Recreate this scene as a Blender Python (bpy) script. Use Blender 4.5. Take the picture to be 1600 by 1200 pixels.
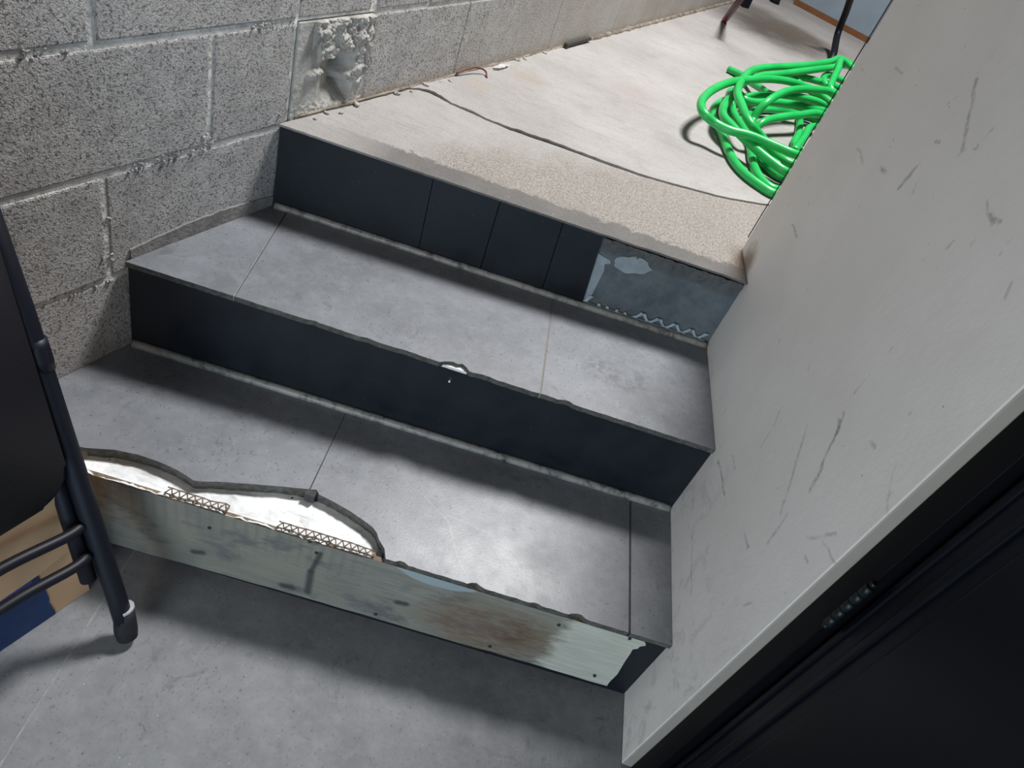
import bpy, bmesh, math, random
from mathutils import Vector, Matrix, noise
random.seed(7)
for o in list(bpy.data.objects): bpy.data.objects.remove(o)
sc = bpy.context.scene
C = sc.collection

# ---------------- camera ----------------
cd = bpy.data.cameras.new('camera'); cam = bpy.data.objects.new('camera', cd); C.objects.link(cam)
cd.sensor_width = 36.0; cd.lens = 36.0 * 1112.6645 / 1600.0; cd.clip_start = 0.02
cam.location = (-.5088, -.7322, 1.2542)
cam.rotation_euler = (0.8411, -0.3049, 0.1696)
sc.camera = cam
# ---------------- colour management ----------------
sc.view_settings.view_transform = 'Standard'; sc.view_settings.look = 'None'
sc.view_settings.gamma = 1.0; sc.view_settings.use_curve_mapping = False
sc.view_settings.exposure = -0.22
# ---------------- world: dim cool daylight drifting in ----------------
w = bpy.data.worlds.new('world'); sc.world = w; w.use_nodes = True
bg = w.node_tree.nodes['Background']; bg.inputs[0].default_value = (.82, .93, 1.0, 1); bg.inputs[1].default_value = .03

def area(name, loc, target, sx, sy, power, col, spread=180):
    l = bpy.data.lights.new(name, 'AREA'); l.shape = 'RECTANGLE'; l.size = sx; l.size_y = sy
    l.energy = power; l.color = col; l.spread = math.radians(spread)
    o = bpy.data.objects.new(name, l); C.objects.link(o); o.location = loc
    o.rotation_euler = (Vector(target) - Vector(loc)).to_track_quat('-Z', 'Y').to_euler()
    return o
area('ceiling_lamp_light', (.26, 2.15, 4.1), (-.45, .6, .4), .68, .68, 345, (1.0, .985, .975))
area('wall_fill', (-1.25, -2.3, 1.05), (0, .2, .80), 1.2, 1.0, 36, (1.0, .97, .94))  # added fill behind the camera that brightens the right wall, no real source
area('low_blue_fill', (-.6, -2.1, .40), (-.1, .0, .2), .9, .6, 17, (.42, .72, 1.0))  # added low fill, tints the wall foot and bottom riser blue

# ---------------- dimensions ----------------
Z1, Z2, Z3 = .2142, .4104, .5943
WA, WB = -1.223, .3705            # left wall: x = WA + WB*y
WS = math.hypot(1, WB)
def wx(y): return WA + WB*y
def r1(x): return .029*x          # riser front lines, y as function of x
def r2(x): return .311 + .0487*x
def r3(x): return .648 + .0655*x

# ---------------- helpers ----------------
def tag(o, label=None, cat=None, group=None, kind=None):
    for k, v in (('label', label), ('category', cat), ('group', group), ('kind', kind)):
        if v: o[k] = v
    return o
def empty(name, loc, label, cat, group=None):
    o = bpy.data.objects.new(name, None); C.objects.link(o); o.location = loc
    o.empty_display_size = .05
    return tag(o, label, cat, group)
def link(name, bm, mats, parent=None, smooth=False, origin=None):
    me = bpy.data.meshes.new(name)
    bmesh.ops.recalc_face_normals(bm, faces=bm.faces)
    off = Vector((0, 0, 0)); p = parent
    while p is not None: off += Vector(p.location); p = p.parent
    org = Vector(origin) if origin is not None else (Vector((0,0,0)) if parent is None else off)
    bmesh.ops.translate(bm, verts=bm.verts, vec=-org)
    bm.to_mesh(me); bm.free()
    for m in (mats if isinstance(mats, (list, tuple)) else [mats]): me.materials.append(m)
    if smooth:
        for f in me.polygons: f.use_smooth = True
    o = bpy.data.objects.new(name, me); C.objects.link(o)
    o.location = org - (off if parent is not None else Vector((0,0,0)))
    if parent is not None: o.parent = parent
    return o
def box(bm, c, size, rz=0, bev=0, mat=0, R=None):
    r = bmesh.ops.create_cube(bm, size=1)
    vs = r['verts']
    M = Matrix.Translation(c) @ (R if R is not None else Matrix.Rotation(rz, 4, 'Z')) @ Matrix.Diagonal((*size, 1))
    bmesh.ops.transform(bm, matrix=M, verts=vs)
    fs = list({f for v in vs for f in v.link_faces})
    for f in fs: f.material_index = mat
    if bev:
        es = list({e for v in vs for e in v.link_edges})
        g = bmesh.ops.bevel(bm, geom=es, offset=bev, segments=2, affect='EDGES', profile=.6)
        for f in g['faces']: f.material_index = mat
def prism(bm, poly, z0, z1, mat=0, topz=None):
    """vertical prism over an xy polygon"""
    a = [bm.verts.new((x, y, z0)) for x, y in poly]
    b = [bm.verts.new((x, y, z1)) for x, y in poly]
    n = len(poly); fs = [bm.faces.new(a[::-1]), bm.faces.new(b)]
    for i in range(n): fs.append(bm.faces.new((a[i], a[(i+1) % n], b[(i+1) % n], b[i])))
    for f in fs: f.material_index = mat
    return fs
def slab(bm, pts, thick, mat=0):
    """planar 3D polygon extruded along a vector"""
    t = Vector(thick)
    a = [bm.verts.new(Vector(p)) for p in pts]; b = [bm.verts.new(Vector(p) + t) for p in pts]
    n = len(pts); fs = [bm.faces.new(a[::-1]), bm.faces.new(b)]
    for i in range(n): fs.append(bm.faces.new((a[i], a[(i+1) % n], b[(i+1) % n], b[i])))
    for f in fs: f.material_index = mat
def catmull(P, n=8):
    P = [Vector(p) for p in P]; P = [2*P[0]-P[1]] + P + [2*P[-1]-P[-2]]; out = []
    for i in range(1, len(P)-2):
        p0, p1, p2, p3 = P[i-1:i+3]
        t0 = 0; t1 = max((p1-p0).length**.5, 1e-4); t2 = t1+max((p2-p1).length**.5, 1e-4); t3 = t2+max((p3-p2).length**.5, 1e-4)
        for k in range(n):
            t = t1+(t2-t1)*k/n
            A1 = (t1-t)/(t1-t0)*p0+(t-t0)/(t1-t0)*p1; A2 = (t2-t)/(t2-t1)*p1+(t-t1)/(t2-t1)*p2; A3 = (t3-t)/(t3-t2)*p2+(t-t2)/(t3-t2)*p3
            B1 = (t2-t)/(t2-t0)*A1+(t-t0)/(t2-t0)*A2; B2 = (t3-t)/(t3-t1)*A2+(t-t1)/(t3-t1)*A3
            out.append((t2-t)/(t2-t1)*B1+(t-t1)/(t2-t1)*B2)
    out.append(P[-2]); return out
def tube(bm, pts, r, seg=12, mat=0, cap=True):
    pts = [Vector(p) for p in pts]; rings = []
    T = (pts[1]-pts[0]).normalized(); up = Vector((0, 0, 1)) if abs(T.z) < .9 else Vector((1, 0, 0))
    N = (up - T*up.dot(T)).normalized()
    for i, p in enumerate(pts):
        T = (pts[min(i+1, len(pts)-1)] - pts[max(i-1, 0)]).normalized()
        N = (N - T*N.dot(T)).normalized(); Bv = T.cross(N)
        rr = r[i] if isinstance(r, (list, tuple)) else r
        rings.append([bm.verts.new(p + (N*math.cos(2*math.pi*k/seg)+Bv*math.sin(2*math.pi*k/seg))*rr) for k in range(seg)])
    for a, b in zip(rings, rings[1:]):
        for k in range(seg):
            f = bm.faces.new((a[k], a[(k+1) % seg], b[(k+1) % seg], b[k])); f.material_index = mat; f.smooth = True
    if cap:
        for rg in (rings[0][::-1], rings[-1]): bm.faces.new(rg).material_index = mat

# ---------------- materials ----------------
class Mt:
    def __init__(s, name, rough=.6, spec=.5, metal=0):
        s.m = bpy.data.materials.new(name); s.m.use_nodes = True; s.t = s.m.node_tree
        s.b = s.t.nodes['Principled BSDF']; s.b.inputs['Roughness'].default_value = rough
        s.b.inputs['Specular IOR Level'].default_value = spec; s.b.inputs['Metallic'].default_value = metal
        s.P = s.n('ShaderNodeNewGeometry').outputs['Position']
    def n(s, t): return s.t.nodes.new(t)
    def put(s, sock, v):
        if isinstance(v, bpy.types.NodeSocket): s.t.links.new(v, sock)
        elif isinstance(v, tuple) and len(v) == 3 and sock.type == 'RGBA': sock.default_value = (*v, 1)
        else: sock.default_value = v
    def f(s, op, *a):
        n = s.n('ShaderNodeMath'); n.operation = op
        for i, v in enumerate(a): s.put(n.inputs[i], v)
        return n.outputs[0]
    def v(s, op, *a):
        n = s.n('ShaderNodeVectorMath'); n.operation = op
        for i, x in enumerate(a):
            s.put(n.inputs['Scale'] if (op == 'SCALE' and i == 1) else n.inputs[i], x)
        return n.outputs['Value'] if op in ('DOT_PRODUCT', 'LENGTH', 'DISTANCE') else n.outputs['Vector']
    def sc(s, k): return s.v('MULTIPLY', s.P, k)
    def noise(s, scale, detail=4, rough=.55, vec=None, dist=0):
        n = s.n('ShaderNodeTexNoise'); s.put(n.inputs['Vector'], vec or s.P); n.inputs['Scale'].default_value = scale
        n.inputs['Detail'].default_value = detail; n.inputs['Roughness'].default_value = rough; n.inputs['Distortion'].default_value = dist
        return n.outputs['Fac']
    def vor(s, scale, vec=None, feat='F1'):
        n = s.n('ShaderNodeTexVoronoi'); n.feature = feat; s.put(n.inputs['Vector'], vec or s.P); n.inputs['Scale'].default_value = scale
        return n.outputs['Distance']
    def mr(s, x, a, b, c=0., d=1., smooth=False):
        n = s.n('ShaderNodeMapRange'); s.put(n.inputs[0], x)
        if smooth: n.interpolation_type = 'SMOOTHSTEP'
        for i, k in enumerate((a, b, c, d)): s.put(n.inputs[i+1], k)
        return n.outputs[0]
    def mix(s, fac, a, b):
        n = s.n('ShaderNodeMix'); n.data_type = 'RGBA'; s.put(n.inputs[0], fac); s.put(n.inputs[6], a); s.put(n.inputs[7], b); return n.outputs[2]
    def xyz(s):
        n = s.n('ShaderNodeSeparateXYZ'); s.put(n.inputs[0], s.P); return n.outputs
    def col(s, c): s.put(s.b.inputs['Base Color'], c); return s
    def rough(s, r): s.put(s.b.inputs['Roughness'], r); return s
    def bump(s, h, dist, strength=1., prev=None):
        n = s.n('ShaderNodeBump'); n.inputs['Strength'].default_value = strength; n.inputs['Distance'].default_value = dist
        s.put(n.inputs['Height'], h)
        if prev is not None: s.put(n.inputs['Normal'], prev)
        s.t.links.new(n.outputs[0], s.b.inputs['Normal']); return n.outputs[0]
    def cap(s, A, B, wd, P=None, soft=.5):
        """mask of a stroke from A to B, width wd"""
        A = Vector(A); Bv = Vector(B); d = Bv-A; L2 = max(d.dot(d), 1e-8)
        q = s.v('SUBTRACT', P or s.P, tuple(A))
        t = s.f('DIVIDE', s.v('DOT_PRODUCT', q, tuple(d)), L2)
        n = s.n('ShaderNodeClamp'); s.put(n.inputs[0], t)
        dd = s.v('DISTANCE', q, s.v('SCALE', tuple(d), n.outputs[0]))
        return s.mr(dd, wd*soft, wd, 1., 0.)
def simple(name, c, rough=.5, spec=.5, metal=0, var=0, sc_=20, bump=0, bscale=200):
    m = Mt(name, rough, spec, metal)
    if var:
        c2 = tuple(x*(1-var) for x in c); m.col(m.mix(m.mr(m.noise(sc_, 5), .35, .65), c, c2))
    else: m.col(c)
    if bump: m.bump(m.noise(bscale, 4), bump)
    return m.m

# grey porcelain floor tile
def tile_mat(name, base=(.146, .156, .172), r0=.36, r1_=.50):
    m = Mt(name, .4, .5); d = tuple(x*.72 for x in base); l = tuple(x*1.18 for x in base)
    c = m.mix(m.mr(m.noise(5, 6, .6), .3, .7), d, l)
    c = m.mix(m.mr(m.noise(38, 5, .7), .45, .72, 0, .45), c, tuple(x*1.45 for x in base))
    c = m.mix(m.mr(m.noise(170, 3, .6), .62, .70, 0, .75), c, tuple(x*.35 for x in base))     # fine dark pits
    c = m.mix(m.mr(m.noise(13, 3, .5, dist=1.5), .66, .74, 0, .5), c, tuple(x*.5 for x in base))
    c = m.mix(m.mr(m.vor(42), .035, .055, .8, 0), c, (.30, .30, .31))                            # dust flecks
    # dark worn smudges on the middle tread, light scratches on the lower one
    for p, r, a in (((-.25, .43, Z2), .055, .5), ((-.20, .41, Z2), .05, .4), ((-.16, .424, Z2), .03, .3)):
        k = m.f('MULTIPLY', m.mr(m.v('DISTANCE', m.P, p), r*.3, r, 1, 0, True), m.mr(m.noise(60, 5, .75), .42, .56, 0, a))
        c = m.mix(k, c, tuple(x*.3 for x in base))
    wn = m.n('ShaderNodeTexNoise'); m.put(wn.inputs['Vector'], m.P); wn.inputs['Scale'].default_value = 30
    wp = m.v('ADD', m.P, m.v('SCALE', m.v('SUBTRACT', wn.outputs['Color'], (.5, .5, .5)), .006))
    wear = m.f('MULTIPLY', m.mr(m.noise(75, 5, .78, m.sc((1, .5, 1)), 1.2), .57, .64), m.mr(m.noise(4.5, 3), .46, .58, 0, .55))
    c = m.mix(wear, c, tuple(x*.38 for x in base))
    for A, B in (((-.534, .156), (-.442, .092)), ((-.442, .092), (-.408, .026)), ((-.408, .026), (-.383, -.006)), ((-.446, .106), (-.356, .097))):
        c = m.mix(m.f('MULTIPLY', m.cap((*A, Z1), (*B, Z1), .0016, wp), .3), c, (.34, .30, .27))
    m.col(c); m.rough(m.mr(m.noise(9, 5, .65),   .3, .7, r0, r1_))
    m.bump(m.noise(210, 4, .6), .0005, .35)
    return m.m
TILE = tile_mat('grey_porcelain_tile')
FLOOR = tile_mat('dusty_grey_floor_tile', (.142, .148, .156), .62, .75)
TILE_EDGE = simple('broken_tile_edge', (.10, .099, .09), .8, .3, var=.5, sc_=90, bump=.002, bscale=150)
GROUT = simple('light_grout', (.24, .24, .235), .85, .3, var=.3, sc_=60)
GROUT_D = simple('dark_thin_grout', (.06, .06, .065), .85, .3, var=.3, sc_=60)
def riser_mat():
    m = Mt('blue_black_riser_tile', .45, .28)
    c = m.mix(m.mr(m.noise(7, 5, .6), .3, .7), (.005, .007, .011), (.010, .014, .019))
    c = m.mix(m.mr(m.noise(120, 2), .72, .76, 0, .5), c, (.05, .055, .06))
    m.col(c); m.rough(m.mr(m.noise(14, 4), .3, .7, .4, .6)); m.bump(m.noise(90, 3), .0006, .4); return m.m
RISER = riser_mat()
CORE = simple('dark_step_core', (.035, .036, .038), .9, .2, var=.4, sc_=30)
def plaster_white():
    m = Mt('white_setting_mortar', .38, .5)
    c = m.mix(m.mr(m.noise(22, 5, .6), .35, .62), (.80, .82, .83), (.60, .62, .63))
    c = m.mix(m.mr(m.noise(120, 3), .66, .72, 0, .5), c, (.2, .2, .2))
    c = m.mix(m.mr(m.noise(9, 6, .7, m.sc((1, 3.5, 1)), 2.0), .56, .66, 0, .55), c, (.30, .31, .31))
    m.col(c); m.bump(m.noise(45, 4), .003, .6); return m.m
WHITE = plaster_white()
def trim_mat():
    m = Mt('worn_pale_metal_trim', .42, .5)
    x = m.noise(14, 5, .75)
    c = m.mix(m.mr(m.noise(55, 4, .7, m.sc((1, 1, .4))), .44, .60), (.23, .235, .225), (.04, .04, .04))
    c = m.mix(m.mr(x, .40, .60), c, (.27, .265, .25)); m.col(c); m.bump(m.noise(150, 3), .0006, .5); return m.m
TRIM = trim_mat()
def board_mat():
    m = Mt('stained_plywood', .75, .3); X = m.xyz()
    v = m.sc((5, 1, 60)); g = m.noise(1.2, 6, .6, v, 1.6)
    c = m.mix(m.mr(g, .3, .7), (.155, .155, .128), (.275, .275, .235))
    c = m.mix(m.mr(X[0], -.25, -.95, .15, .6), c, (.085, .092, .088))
    c = m.mix(m.mr(m.noise(8, 4, .6), .38, .6, 0, .7), c, (.20, .195, .155))                         # yellow age
    c = m.mix(m.mr(m.noise(11, 5, .7, m.sc((1, 1, 2.2))), .53, .66, 0, .75), c, (.085, .085, .095))        # grime clouds
    # short darker curved saw bands along the upper edge at the left
    wv = m.f('SINE', m.f('ADD', m.f('MULTIPLY', X[0], 330), m.f('MULTIPLY', m.noise(6, 2), 6)))
    k = m.f('MULTIPLY', m.mr(wv, -.2, .9, 0, .3), m.f('MULTIPLY', m.mr(X[2], .11, .16), m.mr(X[0], -.52, -.60)))
    c = m.mix(k, c, (.10, .10, .11))
    # rust brown stain and clean right end
    d = m.v('DISTANCE', m.v('MULTIPLY', m.v('SUBTRACT', m.P, (-.30, -.01, .10)), (1, 1, 1.6)), (0, 0, 0))
    nz = m.noise(17, 5, .7, m.sc((1, 1, 3)))
    c = m.mix(m.f('MULTIPLY', m.mr(m.f('SUBTRACT', d, m.f('MULTIPLY', nz, .11)), .02, .12, 1, 0, True), m.mr(m.noise(1, 5, .75, m.sc((22, 1, 90))), .36, .62, .3, .95)), c, (.13, .085, .055))
    c = m.mix(m.f('MULTIPLY', m.mr(m.v('DISTANCE', m.P, (-.265, -.01, .112)), .012, .055, 1, 0, True), m.mr(nz, .35, .55, 0, .8)), c, (.07, .028, .014))
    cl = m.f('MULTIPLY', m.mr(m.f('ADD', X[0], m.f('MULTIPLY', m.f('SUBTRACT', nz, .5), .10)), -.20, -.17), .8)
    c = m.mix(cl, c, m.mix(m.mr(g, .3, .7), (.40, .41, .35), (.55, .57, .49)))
    # pale bluish paint splash on the upper edge
    e = m.f('ADD', m.v('LENGTH', m.v('MULTIPLY', m.v('SUBTRACT', m.P, (-.43, -.01, .213)), (1, 0, 2.4))), m.f('MULTIPLY', nz, .02))
    c = m.mix(m.mr(e, .085, .09, .8, 0), c, (.27, .34, .36))
    # dark drip and knots
    for A, B, wd in (((-.633, -.015, .175), (-.642, -.015, .115), .007), ((-.642, -.015, .115), (-.640, -.015, .05), .010), ((-.685, -.01, .048), (-.67, -.01, .05), .012),
                     ((-.48, -.01, .10), (-.465, -.01, .103), .010), ((-.85, -.01, .07), (-.835, -.01, .075), .010)):
        c = m.mix(m.f('MULTIPLY', m.cap(A, B, wd, m.v('ADD', m.v('MULTIPLY', m.P, (1, 0, 1)), (0, A[1], 0)), .3), .85), c, (.03, .035, .035))
    m.col(c); m.bump(g, .0015, .5); return m.m
BOARD = board_mat()
BOARD_E = simple('plywood_edge', (.22, .17, .12), .8, .2, var=.5, sc_=80)
NAIL = simple('dark_nail', (.02, .02, .022), .5)
COPPER = simple('dull_copper_mesh', (.22, .17, .13), .5, .4, .3, var=.6, sc_=60)
ALU = simple('pale_blue_metal_strip', (.42, .52, .58), .45, .5, .2, var=.3, sc_=60)
def cement_mat():
    m = Mt('exposed_riser_cement', .85, .25); X = m.xyz()
    c = m.mix(m.mr(m.noise(18, 6, .65), .3, .7), (.07, .085, .095), (.14, .165, .18))
    # rougher darker band under the landing edge
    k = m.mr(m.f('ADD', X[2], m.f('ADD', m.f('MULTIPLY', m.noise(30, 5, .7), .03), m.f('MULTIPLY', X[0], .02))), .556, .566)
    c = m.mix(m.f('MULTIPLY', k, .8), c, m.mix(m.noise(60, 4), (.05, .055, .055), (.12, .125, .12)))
    m.col(c); m.bump(m.noise(70, 5, .7), .004, .5); return m.m
CEM = cement_mat()
CEM_L = simple('pale_thinset_patch', (.27, .32, .35), .8, .25, var=.2, sc_=40, bump=.001, bscale=80)

def block_mat():
    m = Mt('cinder_block', .95, .15); X = m.xyz()
    c = m.mix(m.mr(m.noise(3.2, 5, .6), .3, .7), (.325, .313, .307), (.425, .408, .40))
    c = m.mix(m.mr(m.noise(28, 5, .7), .4, .66, 0, .5), c, (.62, .605, .585))
    big = m.mr(m.noise(185, 2, .5), .34, .43)              # 1 = solid, 0 = pit
    fine = m.mr(m.noise(300, 2, .6), .32, .55)
    # further along the blocks are washed with cement slurry
    wash = m.mr(m.f('ADD', X[1], m.f('MULTIPLY', m.noise(4, 3), .7)), 1.35, 2.5, 0, 1, True)
    c = m.mix(m.f('MULTIPLY', m.mr(big, 0, 1, .6, 0), m.mr(wash, 0, 1, 1, .35)), c, (.115, .112, .11))
    c = m.mix(wash, c, m.mix(m.mr(m.noise(6, 5, .6), .35, .65), (.42, .375, .335), (.50, .475, .45)))
    # smeared mortar film around some joints
    sm = m.mr(m.noise(4.5, 4, .6, dist=.5), .58, .68, 0, .45)
    c = m.mix(sm, c, (.46, .44, .41))
    # rust and dirt where the wall meets the landing
    dz = m.mr(m.f('ADD', X[2], m.f('MULTIPLY', m.noise(22, 4), .05)), .618, .655, .65, 0)
    dz = m.f('MULTIPLY', dz, m.f('MULTIPLY', m.mr(X[1], .60, .7), m.mr(X[2], .585, .592)))
    c = m.mix(dz, c, m.mix(m.noise(50, 4), (.36, .24, .15), (.30, .25, .20)))
    m.col(c)
    h = m.f('ADD', m.f('MULTIPLY', big, m.mr(wash, 0, 1, 1, .25)), m.f('MULTIPLY', fine, .6))
    c = m.mix(m.mr(m.noise(260, 3, .7), .56, .66, 0, .5), c, (.58, .56, .55)); m.col(c)
    m.bump(h, .0040, .85); return m.m
BLOCK = block_mat()
MORTAR = simple('pale_mortar', (.72, .70, .67), .95, .15, var=.35, sc_=25, bump=.006, bscale=60)
PILLAR = simple('poured_concrete', (.46, .45, .42), .9, .2, var=.35, sc_=22, bump=.003, bscale=90)

def slab_mat(front):
    m = Mt('landing_concrete_front' if front else 'landing_concrete_back', .8, .25); X = m.xyz()
    st = m.noise(1, 6, .65, m.v('MULTIPLY', m.v('ADD', m.P, m.v('SCALE', (0, 1, 0), m.f('MULTIPLY', X[0], .30))), (16, 110, 9)))
    c = m.mix(m.mr(m.noise(3, 5, .6), .3, .7), (.275, .262, .252), (.37, .357, .343))
    c = m.mix(m.mr(st, .38, .62, 0, .32), c, (.36, .35, .335))
    c = m.mix(m.mr(m.noise(1, 5, .7, m.sc((7, 70, 7))), .56, .68, 0, .35), c, (.19, .178, .165))
    if front:
        # coarse sandy band, grey slurry towards the lip
        e = m.f('SUBTRACT', X[1], m.f('MULTIPLY', X[0], .0655))
        a = m.mr(m.noise(210, 5, .75), .38, .60)
        sand = m.mix(a, (.12, .108, .096), (.34, .315, .283))
        n1 = m.noise(14, 6, .72)
        xs = m.f('MULTIPLY', m.f('ADD', X[0], .78), .45)
        top = m.f('ADD', .80, xs)
        k = m.f('MULTIPLY', m.mr(m.f('SUBTRACT', e, m.f('MULTIPLY', n1, .30)), m.f('SUBTRACT', top, .22), m.f('SUBTRACT', top, .08), 1, 0), m.mr(X[0], -.78, -.66, 0, .85, True))
        c = m.mix(k, c, sand)
        k2 = m.mr(m.f('SUBTRACT', e, m.f('MULTIPLY', m.noise(22, 8, .8), .11)), m.f('ADD', .640, m.f('MULTIPLY', X[0], -.018)), m.f('ADD', .648, m.f('MULTIPLY', X[0], -.018)), .82, 0)
        k2 = m.f('MULTIPLY', k2, m.mr(m.f('ADD', X[0], m.f('MULTIPLY', m.noise(9, 4), .12)), -.84, -.70, .15, 1))
        c = m.mix(k2, c, m.mix(m.noise(12, 4), (.075, .073, .074), (.125, .121, .118)))
        c = m.mix(m.mr(m.noise(60, 4, .7), .70, .73, 0, .8), c, (.42, .42, .40))
    else:
        # dark brown patches around the far pole, orange and pink spots
        for p, r, col_, a in (((.42, 3.55, Z3), .55, (.055, .046, .038), .9), ((.62, 3.75, Z3), .35, (.09, .072, .055), .8), ((.38, 3.9, Z3), .4, (.10, .086, .07), .8), ((-.62, 1.38, Z3), .09, (.30, .23, .16), .35), ((-.30, 1.62, Z3), .12, (.27, .21, .20), .35), ((-.72, 1.17, Z3), .06, (.33, .27, .20), .35)):
            k = m.f('MULTIPLY', m.mr(m.f('ADD', m.v('DISTANCE', m.P, p), m.f('MULTIPLY', m.noise(5, 5, .7), r*.6)), r*.5, r*1.2, 1, 0, True), a)
            c = m.mix(k, c, col_)
    # brown dirt where it meets the plastered wall
    k = m.f('MULTIPLY', m.mr(m.f('ADD', m.v('DISTANCE', m.P, (0, .74, Z3)), m.f('MULTIPLY', m.noise(30, 4), .05)), .05, .11, 1, 0), m.mr(X[0], -.045, -.0, 0, .9))
    c = m.mix(k, c, (.13, .085, .05))
    m.col(c); c = m.mix(m.mr(m.noise(150, 4, .75), .53, .66, 0, .35), c, (.17, .158, .148)); c = m.mix(m.mr(m.noise(11, 6, .7), .5, .7, 0, .3), c, (.20, .188, .178)); m.col(c)
    m.bump(m.f('ADD', m.f('MULTIPLY', st, .6), m.noise(200, 4, .7)), .004, .7); return m.m
SLABF, SLABB = slab_mat(True), slab_mat(False)

def wallpaint(scuffs):
    m = Mt('scuffed_plaster_paint', .62, .35); X = m.xyz()
    c = m.mix(m.mr(m.noise(3.5, 5, .6), .3, .7), (.68, .655, .625), (.76, .738, .71))
    low = m.mr(m.f('ADD', X[2], m.f('MULTIPLY', m.noise(6, 4), .12)), .62, .25, 0, .55, True)
    c = m.mix(m.f('MULTIPLY', m.mr(m.noise(16, 6, .75, dist=.6), .52, .66), low), c, (.34, .33, .34))
    c = m.mix(m.mr(m.noise(34, 3, .6, m.sc((1, 1, .45)), dist=1), .69, .72, 0, .35), c, (.25, .24, .235))
    c = m.mix(m.mr(m.vor(26, m.v('ADD', m.P, (.3, .1, .7))), .03, .045, .6, 0), c, (.20, .19, .18))
    wn = m.n('ShaderNodeTexNoise'); m.put(wn.inputs['Vector'], m.P); wn.inputs['Scale'].default_value = 22
    wp = m.v('ADD', m.P, m.v('SCALE', m.v('SUBTRACT', wn.outputs['Color'], (.5, .5, .5)), .022))
    gr = m.mr(m.noise(150, 4, .7), .36, .55, .25, 1)
    for y0, z0, y1, z1, s in scuffs:
        k = m.cap((0, y0, z0), (0, y1, z1), .0022+.003*s, wp, .25)
        c = m.mix(m.f('MULTIPLY', k, m.f('MULTIPLY', gr, .55*s+.1)), c, (.17, .16, .16))
    k = m.f('MULTIPLY', m.mr(m.f('ADD', m.v('DISTANCE', m.P, (0, .72, Z3+.01)), m.f('MULTIPLY', m.noise(40, 5, .7), .06)), .045, .085, 1, 0), .8)
    c = m.mix(k, c, (.22, .16, .10))
    m.col(c); m.bump(m.noise(40, 5, .6), .0015, .4); return m.m
SCUFFS = [(0.065, 0.743, -0.0, 0.643, 1), (0.118, 0.671, 0.019, 0.574, 0.6), (0.064, 0.731, 0.04, 0.709, 0.8), (0.336, 1.126, 0.252, 1.063, 0.9), (0.324, 1.01, 0.336, 0.969, 1), (0.428, 0.959, 0.4, 0.96, 0.8), (0.322, 1.045, 0.312, 1.047, 0.8), (0.271, 0.415, 0.178, 0.425, 1), (0.241, 0.466, 0.196, 0.471, 0.5), (0.048, 0.477, 0.019, 0.482, 1), (-0.085, 0.609, -0.094, 0.61, 1), (-0.058, 0.616, -0.096, 0.673, 0.6), (-0.084, 0.649, -0.137, 0.66, 0.5), (-0.069, 0.447, -0.075, 0.474, 0.6), (0.615, 0.758, 0.559, 0.759, 0.7), (0.552, 0.945, 0.483, 0.938, 0.5), (0.101, 1.039, 0.078, 1.038, 0.8), (0.127, 1.047, 0.086, 1.034, 0.5), (0.605, 1.068, 0.57, 1.07, 0.6), (0.249, 1.055, 0.243, 1.065, 0.6), (0.205, 0.618, 0.176, 0.552, 0.4), (-0.034, 0.773, -0.022, 0.773, 0.6), (-0.081, 0.8, -0.129, 0.761, 0.3), (0.254, 0.318, 0.197, 0.287, 0.5), (0.169, 0.303, 0.05, 0.29, 0.6), (0.46, 0.378, 0.375, 0.383, 0.3), (0.766, 1.029, 0.713, 1.02, 0.5), (0.008, 0.588, -0.01, 0.532, 0.6)]
PAINT = wallpaint(SCUFFS)
REVEAL = simple('beige_reveal_paint', (.30, .275, .235), .7, .3, var=.1, sc_=10)
BLACKP = simple('black_door_enamel', (.0025, .003, .006), .36, .28, var=.3, sc_=14)
FRAMEB = simple('black_frame_enamel', (.002, .002, .003), .5, .14)
def hose_mat():
    m = Mt('bright_green_rubber', .32, .5)
    m.col(m.mix(m.mr(m.noise(9, 3), .35, .65), (.012, .36, .075), (.02, .43, .10))); return m.m
HOSE_M = hose_mat()
STEEL = simple('black_chair_enamel', (.004, .005, .010), .5, .3)
VINYL = simple('black_vinyl', (.005, .005, .008), .5, .4, bump=.0006, bscale=300)
RUBBER = simple('black_rubber', (.01, .01, .012), .7, .3)
PALEP = simple('pale_worn_ring', (.30, .32, .35), .6)
CARD = simple('brown_cardboard', (.50, .31, .175), .85, .2, var=.12, sc_=9)
CARD_E = simple('cardboard_cut_edge', (.62, .42, .27), .9, .2)
BLUE = simple('dark_blue_print', (.012, .035, .11), .6, .3, var=.5, sc_=14)
INDIGO = simple('indigo_print', (.035, .04, .17), .6, .3)

# ======================= floor =======================
bm = bmesh.new()
gx = lambda y: -.957 - .046*(y+.125) if False else -.952 - .055*(y+.25)*-1
def gl(y, o): return -.952 - .058*(y+.25) + o
yA, yB = -2.6, .03
prism(bm, [(-2.4, yA), (gl(yA, -.0018), yA), (gl(yB, -.0018), yB), (wx(yB)-.03, yB), (wx(yA), yA)], -.02, 0, 0)
prism(bm, [(gl(yA, .0018), yA), (.14, yA), (.14, -.132), (.0, -.132), (0, yB), (gl(yB, .0018), yB)], -.02, 0, 0)
prism(bm, [(gl(yA, -.0025), yA), (gl(yA, .0025), yA), (gl(yB, .0025), yB), (gl(yB, -.0025), yB)], -.02, -.0006, 1)
tag(link('floor', bm, [FLOOR, GROUT]), kind='structure')

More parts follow.
